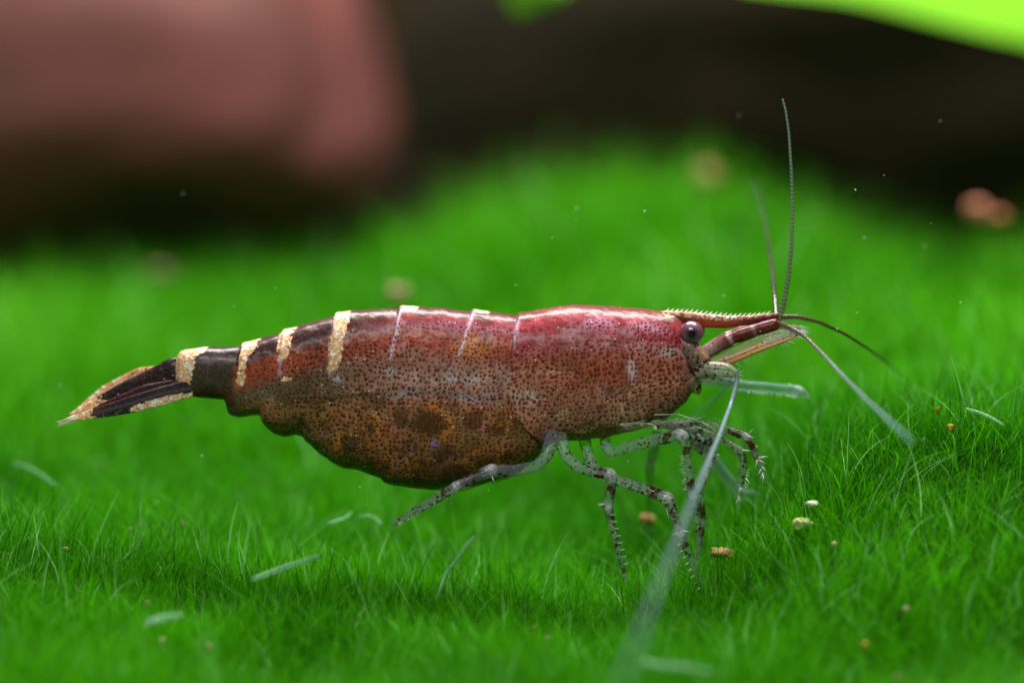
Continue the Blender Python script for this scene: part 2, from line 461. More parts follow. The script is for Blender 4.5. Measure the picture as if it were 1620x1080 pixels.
leaf_m = moss_material('leaf_tissue', 0.5)
def leaf(label, spine, halfw, up, stalk):
    """spine (n,3) with half widths; a cupped blade 0.02 thick, plus a stalk that runs down to the ground out of frame."""
    e = bpy.data.objects.new('broad_leaf', None); COL.objects.link(e)
    spine = np.asarray(spine, float); e.location = stalk[-1]
    tt = np.linspace(0, 1, 40); s0 = np.linspace(0, 1, len(spine))
    C = np.stack([np.interp(tt, s0, spine[:, q]) for q in range(3)], 1)
    for _ in range(6): C[1:-1] = (C[:-2]+2*C[1:-1]+C[2:])/4
    W = np.interp(tt, np.linspace(0, 1, len(halfw)), halfw)
    T = np.gradient(C, axis=0); T /= np.linalg.norm(T, axis=1)[:, None]
    Sd = np.cross(T, np.array(up, float)); Sd /= np.linalg.norm(Sd, axis=1)[:, None]
    Nn = np.cross(Sd, T)
    u = np.linspace(-1, 1, 21)
    layers = []
    for off in (0.012, -0.012):
        layers.append(C[:, None] + Sd[:, None]*(W[:, None]*u[None])[..., None] + Nn[:, None]*((-0.22*W[:, None]*np.abs(u)[None]**1.7 + off*(1-np.abs(u)[None]**4) + 0.004*np.sin(tt*22)[:, None]*np.abs(u)[None]))[..., None])
    V = np.concatenate([q.reshape(-1, 3) for q in layers]); nn = 40*21
    i, j = np.meshgrid(np.arange(39), np.arange(20), indexing='ij'); k = (i*21+j).ravel()
    F1 = np.stack([k, k+1, k+22, k+21], -1); F2 = F1[:, ::-1] + nn
    veins = 0.85 + 0.15*(np.abs(np.tile(u, 40)) > 0.06)
    c = np.array([0.20, 0.52, 0.025])*np.concatenate([veins, veins])[:, None]
    mesh_obj('blade', V, np.concatenate([F1, F2]), leaf_m, e, {'Col': c})
    mb = MB(); st = np.asarray(stalk, float)
    ts = np.linspace(0, 1, 30); CC = np.stack([np.interp(ts, np.linspace(0, 1, len(st)), st[:, q]) for q in range(3)], 1)
    for _ in range(8): CC[1:-1] = (CC[:-2]+2*CC[1:-1]+CC[2:])/4
    mb.loft(CC, np.linspace(.04, .06, 30), 10, (0.16, 0.45, 0.03)); mb.build('stalk', leaf_m, e)
    return tag(e, label, 'leaf')
YL = 4.6
a, b_, c_ = P(940, -104, YL), P(1380, -72, YL), P(1760, 34, YL)
gz = lambda x, y: float(ground(x, y))
leaf('large lime green leaf arching over the right side of the moss', [a, P(1180, -86, YL), b_, P(1580, -24, YL), c_, P(1960, 130, YL+.2)],
     [0.02, .28, .34, .36, .30, .03], (0, -0.3, 1), [P(1960, 130, YL+.2), (3.6, 4.2, -0.1), (3.7, 4.3, gz(3.7, 4.3))])
sx = P(880, -150, 4.2)
leaf('small green leaf tip hanging down between rock and log', [P(818, 22, 4.0), P(835, -25, 4.0), P(850, -90, 4.1), P(900, -190, 4.2)], [0.02, .15, .22, .03], (0.1, -1, .3),
     [P(900, -190, 4.2), (0.1, 4.8, 2.5), (-0.6, 6.2, 2.6), (-1.6, 7.2, 1.7)])

# ------------------------------------------------------------------ shrimp
shrimp = bpy.data.objects.new('shrimp', None); COL.objects.link(shrimp)
base = P(988, 908, -.1); shrimp.location = base
tag(shrimp, 'dark red speckled shrimp with gold bands and full belly standing on green moss', 'shrimp')

TOP = np.array([(276, 575), (282, 557), (292, 553), (320, 549), (360, 548), (382, 546), (400, 541), (445, 526), (465, 521), (490, 512), (530, 499), (553, 494),
                (600, 490), (640, 488), (700, 489), (750, 493), (800, 498), (822, 500), (850, 494), (880, 487), (915, 483), (950, 484),
                (1000, 488), (1040, 492), (1065, 497), (1080, 507), (1092, 527), (1102, 553), (1109, 580)], float)
BOT = np.array([(276, 605), (282, 622), (292, 626), (320, 629), (356, 632), (361, 652), (375, 659), (400, 656), (411, 655), (418, 672), (432, 685), (450, 690), (470, 687), (480, 692),
                (500, 712), (530, 734), (545, 740), (562, 741), (580, 748), (600, 756), (640, 768), (680, 774), (720, 772), (760, 766), (800, 754),
                (825, 742), (845, 728), (860, 712), (872, 698), (885, 694), (920, 694), (960, 689), (1000, 681), (1030, 671), (1060, 656), (1085, 636), (1100, 612), (1109, 590)], float)
WID = np.array([(276, 10), (284, 24), (320, 31), (385, 38), (450, 48), (530, 56), (640, 62), (760, 64), (830, 64), (870, 69), (920, 73), (1000, 68), (1050, 56), (1080, 42), (1100, 22), (1109, 4)], float)
CEN = np.array([(276, 590), (320, 587), (385, 590), (450, 595), (530, 596), (640, 606), (760, 612), (830, 606), (900, 598), (1000, 592), (1060, 585), (1109, 585)], float)
BND = [  # rear edges of shell plates (px, py): the plate to the right lies on top
    ([(822, 490), (812, 530), (808, 570), (806, 610), (815, 645), (832, 668), (850, 684), (862, 700)], 4.0),
    ([(751, 480), (735, 525), (722, 560), (714, 590), (712, 615), (714, 640)], 3.6),
    ([(633, 480), (624, 525), (617, 555), (606, 585), (590, 610), (578, 640), (574, 670), (582, 710), (600, 745), (615, 770)], 4.4),
    ([(531, 490), (524, 540), (521, 580), (512, 610), (494, 640), (484, 665), (482, 700)], 3.8),
    ([(447, 515), (444, 560), (442, 600), (432, 625), (415, 650), (412, 670)], 3.6),
    ([(384, 535), (379, 570), (376, 600), (366, 625), (358, 640), (358, 660)], 3.4),
]
def bnd_dx(px, py, poly):
    q = np.array(poly, float); return px - np.interp(py, q[:, 1], q[:, 0])
def polydist(px, py, poly):
    q = np.array(poly, float); best = np.full(px.shape, 1e9)
    for (x0, y0), (x1, y1) in zip(q[:-1], q[1:]):
        dx, dy = x1-x0, y1-y0
        t = np.clip(((px-x0)*dx + (py-y0)*dy)/(dx*dx+dy*dy), 0, 1)
        best = np.minimum(best, np.hypot(px-x0-t*dx, py-y0-t*dy))
    return best
def blob(px, py, cx, cy, rx, ry, ang=0.0):
    c, s = math.cos(math.radians(ang)), math.sin(math.radians(ang))
    u, v = (px-cx)*c + (py-cy)*s, -(px-cx)*s + (py-cy)*c
    return np.hypot(u/rx, v/ry)

def build_body():
    xs = np.concatenate([np.linspace(276, 296, 14)[:-1], np.linspace(296, 1085, 400)[:-1], np.linspace(1085, 1109, 20)])
    nth = 220
    th = np.linspace(0, 2*np.pi, nth, endpoint=False)
    top, bot = np.interp(xs, *TOP.T), np.interp(xs, *BOT.T)
    def sm(a, k):
        for _ in range(k): a[1:-1] = (a[:-2]+2*a[1:-1]+a[2:])/4
        return a
    top, bot = sm(top, 10), sm(bot, 3)
    w, cen = sm(np.interp(xs, *WID.T), 20), sm(np.interp(xs, *CEN.T), 20)
    cen = np.clip(cen, top+3, bot-3)
    c, s = np.cos(th), np.sin(th)                       # c>0 up, s<0 towards the camera
    up = np.sign(c)*np.abs(c)**0.92
    sd = np.sign(s)*np.abs(s)**0.86
    PX = np.repeat(xs[:, None], nth, 1)
    PY = cen[:, None] - np.where(up[None] > 0, up[None]*(cen-top)[:, None], up[None]*(bot-cen)[:, None])
    W = w[:, None]*sd[None]
    # the brood pouch narrows towards its lower edge like two hanging flaps
    low = np.clip((PY-625)/140, 0, 1)*sstep(470, 560, PX)*(1-sstep(830, 870, PX))
    W = W*(1+0.10*np.sin(low*math.pi))
    # relief, in pixels along the outward direction
    d = np.zeros_like(PX)
    for poly, a in BND:
        dx = bnd_dx(PX, PY, poly)
        lo, hi = poly[0][1], poly[-1][1]
        inside = sstep(lo-30, lo+5, PY)*(1-sstep(hi-12, hi+4, PY))
        d += a*inside*(sstep(-2.0, 2.0, dx)*np.exp(-np.clip(dx, 0, None)/45) - 0.35*np.exp(-np.clip(-dx-2, 0, None)/14)*sstep(2, -2, dx))
    groove = polydist(PX, PY, [(400, 630), (480, 618), (600, 612), (700, 612), (790, 622)])
    line = np.interp(PX, [360, 480, 600, 700, 790, 840], [632, 622, 612, 611, 622, 640])
    ov = .62*sstep(430, 580, PX)*(1-sstep(770, 835, PX))
    d += ov*(4.5*np.exp(-np.clip(line-PY, 0, None)/26)*sstep(2.5, -2.5, PY-line) - 3.0*np.exp(-np.clip(PY-line, 0, None)/16)*sstep(-2.5, 2.5, PY-line))
    for (cx, cy, r) in [(640, 640, 30), (685, 650, 34), (735, 650, 30), (780, 660, 26), (600, 690, 32), (650, 705, 34), (705, 705, 36), (755, 710, 32), (560, 700, 28), (800, 700, 26), (640, 745, 28), (700, 745, 30), (530, 660, 28)]:
        d += 3.0*np.exp(-(blob(PX, PY, cx, cy, r*.62, r*.62))**2)
    for pl in ([(805, 580), (870, 575), (912, 580), (935, 592)], [(945, 600), (955, 612), (972, 617), (990, 611), (1010, 598), (1050, 595), (1092, 600)]):
        d -= 1.8*np.exp(-(polydist(PX, PY, pl)/2.2)**2)
    d += 0.9*fbm(PX/22, PY/22, W/22, 13)
    d *= (sstep(276, 300, PX)*(1-sstep(1085, 1106, PX)))
    nrm = np.hypot(sd, up) + 1e-9
    PYd = PY - d*up[None]/nrm[None]; Wd = W + d*sd[None]/nrm[None]
    V = P(PX, PYd, 0.0); V[..., 1] = Wd*S

    # ---------- pigment, plus sheen streaks painted along the back
    x, y, z = PX, PY, W
    n1, n2, n3 = fbm(x/60, y/60, z/60, 1), fbm(x/24, y/24, z/24, 2), fbm(x/12, y/12, z/12, 4)
    col = np.zeros(PX.shape + (3,)) + srgb(150, 102, 88)
    def lay(mask, c):
        nonlocal col
        col = col*(1-mask[..., None]) + np.asarray(c)*mask[..., None]
    car = sstep(-3, 3, bnd_dx(x, y, BND[0][0]))
    abd = 1 - car
    yy = y + 5*n2
    dep = (yy - np.interp(x, *TOP.T))                    # pixels below the back line
    # abdomen
    lay(abd*0.95, srgb(156, 112, 94))
    lay(abd*sstep(640, 470, x)*0.8, srgb(78, 72, 56))
    lay(abd*(1-sstep(40, 80, dep))*0.95, srgb(166, 70, 48))
    lay(abd*sstep(640, 540, x)*(1-sstep(20, 56, dep))*0.8, srgb(120, 62, 36))
    lay(abd*(1-sstep(18, 34, dep))*0.95*sstep(690, 540, x), srgb(36, 15, 20))
    lay(abd*(1-sstep(14, 34, dep))*0.9*sstep(560, 700, x), srgb(134, 44, 58))
    lay(abd*np.clip(1-np.abs(dep-20)/9, 0, 1)*sstep(560, 620, x)*0.55, srgb(176, 130, 150))  # lavender sheen on the abdomen's back, painted into the colour
    lay(abd*(1-sstep(4, 11, dep))*0.85, srgb(64, 26, 26))
    lay(abd*np.exp(-((y-590-4*n2)/17)**2)*sstep(560, 680, x)*0.75, srgb(178, 150, 140))
    lay(abd*np.clip(0.5-np.abs(polydist(x, y, [(640, 545), (700, 560), (720, 578)])/14)+.5*n2, 0, 1)*0.7, srgb(140, 135, 140))
    lay(abd*np.exp(-(blob(x, y, 745, 540, 32, 14))**2)*.6, srgb(205, 140, 55))
    lay(abd*np.exp(-(polydist(x, y, [(595, 618), (640, 610), (700, 610), (760, 622), (790, 618)])/6)**2)*np.clip(.55+n2, 0, 1)*0.8, srgb(160, 155, 178))
    # brood pouch
    pouch = abd*sstep(612, 640, y + 8*n1)*(1-sstep(832, 862, x - (y-690)*.25))*sstep(360, 420, x)
    lay(pouch*0.94, srgb(136, 96, 48))
    lay(pouch*np.clip(.35+.9*n2, 0, 1)*0.6, srgb(146, 104, 84))
    lay(pouch*np.clip(n1*1.4+.1, 0, 1)*0.7, srgb(66, 56, 24))
    lay(pouch*np.clip(-n1*1.3, 0, 1)*0.5, srgb(150, 76, 48))
    lay(pouch*sstep(700, 765, y)*0.6, srgb(62, 56, 24))
    eggs = [(634, 645, 15), (682, 655, 23), (708, 628, 14), (752, 655, 18), (788, 668, 13), (552, 694, 15), (640, 702, 16), (590, 662, 12), (760, 720, 15), (700, 700, 17), (612, 725, 13), (800, 712, 12), (520, 665, 12), (720, 742, 20), (660, 742, 16), (478, 660, 10)]
    for q, (cx, cy, r) in enumerate(eggs):
        bb = blob(x + 8*n3 + 5*n1, y + 9*n2, cx, cy, r*(1 + .25*math.sin(q*1.7)), r*(1.05 + .2*math.cos(q*2.3)), q*37)
        lay(pouch*np.exp(-((bb-1.12)/.22)**2)*sstep(-.3, .5, np.sin(np.arctan2(y-cy, x-cx)*1+q*2.1))*.7, srgb(196, 122, 40) if q % 3 else srgb(168, 104, 110))
        lay(pouch*(1-sstep(.55, 1.15, bb))*(.62 + .22*math.sin(q*3.1)), srgb(44, 38, 14) if q % 2 else srgb(34, 24, 14))
    lay(pouch*np.exp(-(blob(x, y, 688, 690, 6, 6))**2), srgb(150, 110, 190))
    lay(pouch*np.exp(-(blob(x, y, 537, 696, 4, 9))**2), srgb(210, 130, 60))
    lay(abd*sstep(640, 690, y)*sstep(500, 430, x)*.7, srgb(66, 62, 22))
    lay(abd*sstep(22, 4, np.interp(x, *BOT.T)-y+6*n2)*sstep(640, 660, y)*(1-sstep(780, 830, x))*.6, srgb(92, 104, 30))
    lay(abd*sstep(735, 845, x)*sstep(655, 720, y)*(1-sstep(862, 880, x))*.5, srgb(140, 112, 60))
    # tail stem
    stem = sstep(378, 366, x)*(1-sstep(630, 645, y))
    lay(stem*.95, srgb(52, 50, 40)); lay(stem*(1-sstep(14, 30, dep))*.9, srgb(36, 20, 22)); lay(stem*sstep(604, 618, y)*.9, srgb(76, 34, 18))
    lay(stem*np.exp(-((dep-15)/6)**2)*.4, srgb(128, 112, 118))
    # carapace
    lay(car*.9, srgb(174, 122, 104))
    lay(car*np.clip(.5+.8*n1, 0, 1)*.6, srgb(150, 76, 56))
    lay(car*np.exp(-(blob(x, y, 955, 575, 75, 32))**2)*.8, srgb(146, 62, 36))
    lay(car*np.exp(-(blob(x, y, 905, 560, 40, 14))**2)*.6, srgb(120, 70, 44))
    lay(car*(1-sstep(34, 74, dep))*.92, srgb(158, 44, 62))
    lay(car*np.exp(-((dep-48-4*n2)/10)**2)*sstep(880, 920, x)*(.5+.4*n2).clip(0, 1)*.7, srgb(170, 132, 138))
    lay(car*(1-sstep(890, 820, x))*0, (0, 0, 0))
    lay(car*(1-sstep(3, 13, dep))*.8, srgb(92, 38, 36))
    lay(car*np.exp(-((dep-22)/8)**2)*sstep(880, 905, x)*sstep(1075, 1040, x)*(.55+.5*n2).clip(0, 1)*.75, srgb(196, 160, 190))  # highlight streak on the upper carapace, painted as colour
    lay(car*np.exp(-((y-655)/34)**2)*(.55+.6*n2).clip(0, 1)*.5, srgb(176, 158, 138))
    lay(car*sstep(1080, 1104, x)*.7, srgb(150, 134, 116))
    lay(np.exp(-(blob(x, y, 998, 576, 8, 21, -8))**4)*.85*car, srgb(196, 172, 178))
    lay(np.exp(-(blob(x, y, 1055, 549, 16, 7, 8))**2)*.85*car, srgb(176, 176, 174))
    lay(np.exp(-(blob(x, y, 962, 607, 15, 8, 25))**2)*.75*car, srgb(84, 68, 62))
    for pl, a in (([(805, 580), (870, 575), (912, 580)], .5), ([(945, 600), (955, 612), (972, 617), (990, 611), (1010, 598), (1050, 595), (1092, 600)], .7)):
        lay(np.exp(-(polydist(x, y, pl)/1.6)**2)*a, srgb(186, 150, 138))
    edge = np.exp(-(polydist(x, y, [(838, 678), (855, 687), (880, 693), (930, 693), (980, 686), (1030, 670)])/2.2)**2)
    lay(edge*.6, srgb(196, 140, 96))
    lay(car*np.exp(-(blob(x, y, 830, 615, 22, 10))**2)*np.clip(.5+n3, 0, 1), srgb(172, 176, 172))
    # pale plate edges
    for poly, a, lo, hi in ((BND[0][0], .75, 503, 540), (BND[1][0], .85, 492, 560), (BND[2][0], .8, 490, 560), (BND[3][0], .6, 500, 585), (BND[4][0], .4, 525, 590)):
        dx = bnd_dx(x, y, poly)
        lay(np.exp(-((dx-2)/3.2)**2)*sstep(lo-3, lo+10, y)*(1-sstep(hi-12, hi+8, y))*a, srgb(214, 190, 214))
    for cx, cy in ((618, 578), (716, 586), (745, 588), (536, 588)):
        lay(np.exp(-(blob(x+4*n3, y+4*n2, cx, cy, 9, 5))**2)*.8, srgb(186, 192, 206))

    col = 1.15*col*np.clip(1 + .20*n3 + .22*n2 + .12*noise(x/5, y/5, z/5, 71), .45, 1.7)[..., None]
    # ---------- dots and gold
    dots = np.full(PX.shape, .80) + .10*n2
    dots = np.where(car > .5, .96 + .08*n2, dots + .12)
    dots *= sstep(8, 24, dep)*.55 + .45
    dots *= 1 - .75*sstep(640, 560, x)*(1-sstep(14, 26, dep))
    dots *= 1-.8*stem
    dots *= 1-.35*sstep(500, 400, x)
    dark = np.clip(.75*sstep(700, 480, x) + .42*pouch + .3*car*sstep(660, 690, y), 0, 1)
    gold = np.zeros(PX.shape)
    def band(pts, fade_lo, fade_hi):
        """pts rows: (py, x_left, x_right)"""
        q = np.array(pts, float)
        l, r = np.interp(y, q[:, 0], q[:, 1]), np.interp(y, q[:, 0], q[:, 2])
        m = sstep(-4, 3, x-l+3*n3)*sstep(-4, 3, r-x+3*n3)*(1-sstep(fade_lo, fade_hi, y))
        return m
    gold = np.maximum(gold, band([(490, 534, 557), (510, 528, 551), (545, 524, 544), (580, 520, 533)], 570, 584))
    gold = np.maximum(gold, band([(515, 446, 468), (540, 443, 460), (565, 442, 455)], 552, 570)*.95)
    gold = np.maximum(gold, band([(538, 384, 412), (560, 379, 394), (602, 377, 388)], 595, 606)*(.55+.45*sstep(0, 6, np.abs(y-580))))
    gold = np.maximum(gold, band([(548, 270, 330), (560, 270, 312), (590, 270, 304), (612, 270, 300), (624, 270, 296)], 622, 630))
    gold = np.maximum(gold, (1-sstep(.7, 1.1, blob(x, y, 648, 488, 15, 4.5))))
    gold = np.maximum(gold, (1-sstep(.7, 1.1, blob(x, y, 765, 493, 16, 3.5))))
    gold = np.maximum(gold, (1-sstep(.7, 1.1, blob(x, y, 455, 591, 9, 4)))*.8)
    gold = np.maximum(gold, car*(1-sstep(.6, 1.0, blob(x, y, 1062, 497, 20, 5)))*.5)
    mask = np.stack([dots*(1-gold), gold, dark], -1)

    nx = len(xs)
    i = np.arange(nx-1)[:, None]*nth; j = np.arange(nth)[None]; k = (j+1) % nth
    F = np.stack([i+j, i+k, i+nth+k, i+nth+j], -1).reshape(-1, 4)
    v = V.reshape(-1, 3); cc = col.reshape(-1, 3); mm = mask.reshape(-1, 3)
    v = np.concatenate([v, V[0].mean(0)[None], V[-1].mean(0)[None]])
    cc = np.concatenate([cc, cc[:1], cc[-1:]]); mm = np.concatenate([mm, mm[:1], mm[-1:]])
    jj = np.arange(nth); kk = (jj+1) % nth; t0 = nx*nth
    T = np.concatenate([np.stack([np.full(nth, t0), kk, jj], -1), np.stack([np.full(nth, t0+1), (nx-1)*nth+jj, (nx-1)*nth+kk], -1)])
    seam = np.concatenate([PY, PY[:, :1]], 1); seaw = np.concatenate([W, W[:, :1]], 1)
    arc = np.concatenate([np.zeros((nx, 1)), np.cumsum(np.hypot(np.diff(seam, axis=1), np.diff(seaw, axis=1)), 1)], 1)[:, :nth]
    mid = arc[:, nth*3//4][:, None]                        # measured from the middle of the near flank
    skin = np.stack([PX, arc - mid, PX*0], -1).reshape(-1, 3)/100
    skin = np.concatenate([skin, skin[:1], skin[-1:]])
    return mesh_obj('body', v, [F, T], M_BODY, shrimp, {'Col': np.clip(cc, 0, 1), 'Mask': np.clip(mm, 0, 1), 'Skin': skin})
build_body()

# ---- limbs
PALE = srgb(160, 178, 176)
GREY = srgb(120, 132, 118)
def limb(name, pts, joints=(), spots=.75, op=.45, col=PALE, hairs=None, jr=1.25, tipw=True, seg=12, parent=shrimp, step=2.5, brown=None):
    """pts rows (px, py, dy, r px); joints = indices into pts that carry a pale swollen joint."""
    p = np.asarray(pts, float); q = resample(p, step)
    C = P(q[:, 0], q[:, 1], q[:, 2]); r = q[:, 3]*.96*(1+.07*noise(q[:, 0]/7, q[:, 1]/7, 0, 91)); op = op*.5
    w = np.zeros(len(q)); br = np.zeros(len(q))
    for k in joints:
        dd = np.hypot(q[:, 0]-p[k, 0], q[:, 1]-p[k, 1])
        w = np.maximum(w, .75*np.exp(-(dd/(p[k, 3]*.75))**2))
        r = r*(1+(jr-1)*.4*np.exp(-(dd/(p[k, 3]*1.0))**2))
        br = np.maximum(br, np.exp(-((dd-p[k, 3]*2.4)/(p[k, 3]*1.2))**2))
    if tipw: w[-4:] = np.maximum(w[-4:], .5)
    spot = np.clip(spots*(.62+.5*br), 0, 1)
    colr = np.tile(np.asarray(col, float), (len(q), 1))
    if brown is not None:
        colr = colr*(1-brown) + np.asarray(srgb(104, 50, 34))*brown
    mb = MB()
    mb.loft(C, r*S, seg, colr, np.stack([spot, np.clip(w*.9, 0, 1), np.full(len(q), op)], -1))
    for h in (hairs or []):
        (x0, y0, x1, y1, dy, rr) = h
        mb.hair(P(x0, y0, dy), P(x1, y1, dy-.01), rr*S, (.75, .78, .7))
    return mb.build(name, M_LIMB, parent)

def fringe(pts, nn, ln, ang0, ang1, r=.7, seed=1):
    """setae along a limb polyline"""
    g = np.random.default_rng(seed); q = resample(np.asarray(pts, float), 2)
    out = []
    for _ in range(nn):
        i = g.integers(0, len(q)); a = math.radians(g.uniform(ang0, ang1)); l = g.uniform(.5, 1.0)*ln
        out.append((q[i, 0], q[i, 1], q[i, 0]+math.cos(a)*l, q[i, 1]-math.sin(a)*l, q[i, 2]-.01, r))
    return out

# near-side walking legs
limb('leg', [(874, 680, -.08, 13), (872, 700, -.12, 12), (864, 722, -.15, 10), (848, 738, -.17, 9.5), (815, 744, -.19, 10), (776, 744, -.21, 10), (750, 755, -.22, 8.5), (722, 769, -.23, 8.5),
             (700, 783, -.23, 8), (660, 806, -.22, 7), (628, 825, -.20, 4.5), (622, 830, -.19, 1)], (5, 7), .7, .5, srgb(140, 142, 158),
     hairs=[(778, 752, 783, 765, -.22, 1.2)] + fringe([(722, 772, -.23, 1), (628, 828, -.2, 1)], 40, 8, 240, 320, .5, 3), jr=1.15)
limb('leg', [(886, 676, -.06, 12), (888, 700, -.10, 11), (896, 722, -.13, 9.5), (915, 739, -.16, 9.5), (940, 746, -.18, 9.5), (968, 750, -.2, 9.5), (967, 772, -.2, 8), (962, 800, -.2, 7.5),
             (967, 828, -.2, 6), (975, 856, -.2, 5.5), (983, 886, -.19, 4.5), (988, 908, -.18, 3), (990, 922, -.18, .8)], (5, 7, 11), .85, .42,
     hairs=[(957, 798, 945, 797, -.21, 2.2), (958, 801, 946, 800, -.2, 2)] + [(966+k*3.0, 815+k*11, 974+k*3.0, 813+k*11, -.21, 1.3) for k in range(8)], jr=1.2)
limb('leg', [(922, 680, -.0, 11), (927, 705, -.03, 10), (936, 735, -.06, 9.5), (952, 752, -.09, 9), (976, 759, -.12, 9.5), (1015, 772, -.15, 9.5), (1056, 788, -.18, 10), (1066, 812, -.19, 7.5), (1076, 842, -.2, 7.5),
             (1086, 868, -.2, 6), (1100, 900, -.2, 5), (1113, 936, -.19, 4), (1118, 947, -.18, 3.5), (1118, 956, -.18, 1)], (6, 8, 12), .85, .42,
     hairs=[(1080, 840, 1092, 841, -.21, 2.2), (1072, 842, 1064, 846, -.2, 1.6), (1054, 798, 1058, 822, -.19, 1.2)] + [(1076+k*4.4, 860+k*10, 1071+k*4.4, 863+k*10, -.21, 1.3) for k in range(8)], jr=1.2)
limb('leg', [(956, 682, .0, 9), (958, 705, -.05, 9), (966, 716, -.08, 8.5), (990, 708, -.11, 9), (1035, 696, -.14, 10), (1079, 687, -.17, 10), (1087, 712, -.17, 7.5), (1090, 745, -.17, 7.5), (1094, 782, -.17, 7.5),
             (1102, 812, -.16, 6), (1106, 845, -.15, 5), (1104, 880, -.14, 3), (1102, 895, -.14, 1)], (5, 8), .8, .40,
     hairs=fringe([(1082, 715, -.17, 1), (1088, 775, -.17, 1)], 30, 12, 160, 230, .45, 5), jr=1.15)
limb('leg', [(1040, 668, -.02, 8), (1090, 676, -.06, 8), (1124, 690, -.08, 8), (1128, 712, -.09, 8), (1120, 740, -.1, 7.5), (1106, 770, -.1, 7), (1108, 800, -.09, 7), (1112, 826, -.08, 6.5), (1106, 860, -.07, 4), (1103, 885, -.07, 1.5)], (7,), .95, .45, brown=.15,
     hairs=fringe([(1125, 725, -.1, 1), (1110, 765, -.1, 1)], 18, 9, 280, 350, .5, 6), jr=1.1)
# far-side legs
limb('leg', [(1040, 680, .12, 8), (1036, 706, .2, 8), (1028, 736, .3, 8), (1027, 775, .36, 6), (1026, 815, .42, 4), (1025, 840, .45, 2)], (2,), .5, .4, GREY)
limb('leg', [(1100, 690, .1, 7), (1136, 735, .22, 7.5), (1166, 778, .34, 8), (1192, 784, .36, 9), (1214, 790, .38, 8.5), (1235, 812, .42, 6), (1258, 838, .46, 4), (1262, 845, .46, 1.5)], (4,), .3, .45, srgb(168, 172, 205))
# clawed legs
claw1 = limb('claw_leg', [(1040, 676, -.05, 3), (1075, 672, -.10, 4), (1104, 668, -.13, 6), (1140, 677, -.15, 7.5), (1181, 690, -.17, 6.5), (1190, 706, -.17, 5.5), (1199, 728, -.18, 5.5)], (4,), .9, .62, brown=.55,
     hairs=[(1184, 686, 1192, 678, -.18, 1), (1182, 690, 1194, 692, -.18, 1)] + fringe([(1110, 660, -.14, 1), (1178, 682, -.17, 1)], 16, 8, 40, 110, .45, 8), jr=1.1, tipw=False)
limb('claw', [(1199, 726, -.18, 6), (1203, 738, -.18, 5), (1208, 752, -.18, 3), (1211, 762, -.18, 1)], (), .7, .45, hairs=[(1200, 724, 1216, 721, -.19, 1.4), (1199, 727, 1212, 733, -.19, 1), (1198, 728, 1195, 740, -.19, 1.2), (1204, 742, 1198, 752, -.19, .8), (1207, 748, 1203, 757, -.19, .8), (1206, 738, 1213, 746, -.19, .8), (1208, 752, 1206, 764, -.19, .8)], parent=claw1, tipw=False)
claw2 = limb('claw_leg', [(1080, 678, -.04, 4), (1110, 682, -.1, 5), (1140, 693, -.13, 5), (1172, 714, -.15, 7), (1177, 728, -.15, 5.5), (1175, 745, -.15, 6.5), (1170, 768, -.15, 6)], (), .8, .55, brown=.4,
     hairs=[(1174, 712, 1190, 713, -.16, 1.4), (1180, 756, 1188, 767, -.16, 1)] + fringe([(1182, 735, -.15, 1), (1178, 770, -.15, 1)], 10, 7, 300, 380, .45, 9), jr=1.1, tipw=False)
limb('claw', [(1170, 766, -.15, 6), (1169, 776, -.15, 4.5), (1168, 788, -.15, 2.5), (1167, 796, -.15, .8)], (), .4, .4, hairs=fringe([(1172, 768, -.16, 1), (1168, 790, -.16, 1)], 12, 9, 220, 330, .6, 10), parent=claw2, tipw=False)
limb('claw_leg', [(1060, 672, 0, 7), (1092, 684, -.04, 8), (1104, 704, -.06, 10), (1110, 716, -.06, 6), (1120, 700, -.05, 8), (1122, 688, -.04, 6)], (), 1.0, .7, brown=.6, tipw=False)
# feathery mouth legs under the carapace
limb('maxilliped', [(960, 682, -.06, 3), (1000, 676, -.10, 4), (1040, 670, -.12, 3.5), (1080, 666, -.13, 2.5), (1110, 668, -.14, 1.2)], (), .6, .42, srgb(140, 140, 110),
     hairs=[(1035, 656, 1075, 655, -.15, .8), (1072, 655, 1112, 668, -.15, .9), (1110, 667, 1140, 686, -.15, .8)] + fringe([(980, 672, -.12, 1), (1100, 664, -.14, 1)], 80, 16, 330, 400, .45, 12), tipw=False)
limb('maxilliped', [(1095, 596, .04, 10), (1118, 598, .07, 11), (1150, 605, .1, 10), (1172, 610, .13, 9), (1215, 613, .17, 8.5), (1262, 618, .22, 8.5), (1274, 624, .23, 5), (1280, 630, .23, 1.5)], (5,), .28, .42, srgb(150, 185, 185),
     hairs=[(1258, 612, 1246, 606, .2, 1.2)] + fringe([(1180, 618, .14, 1), (1260, 626, .2, 1)], 24, 7, 250, 300, .45, 13))
# swimmerets trailing under the pouch
limb('swimmeret', [(770, 735, .0, 12), (765, 755, -.01, 10), (745, 768, -.02, 6), (725, 776, -.02, 2)], (), .2, .5, srgb(140, 76, 30), tipw=False)
limb('swimmeret', [(830, 715, .0, 12), (822, 738, -.01, 9), (800, 752, -.02, 6), (778, 764, -.02, 2)], (), .2, .5, srgb(140, 96, 50), tipw=False)

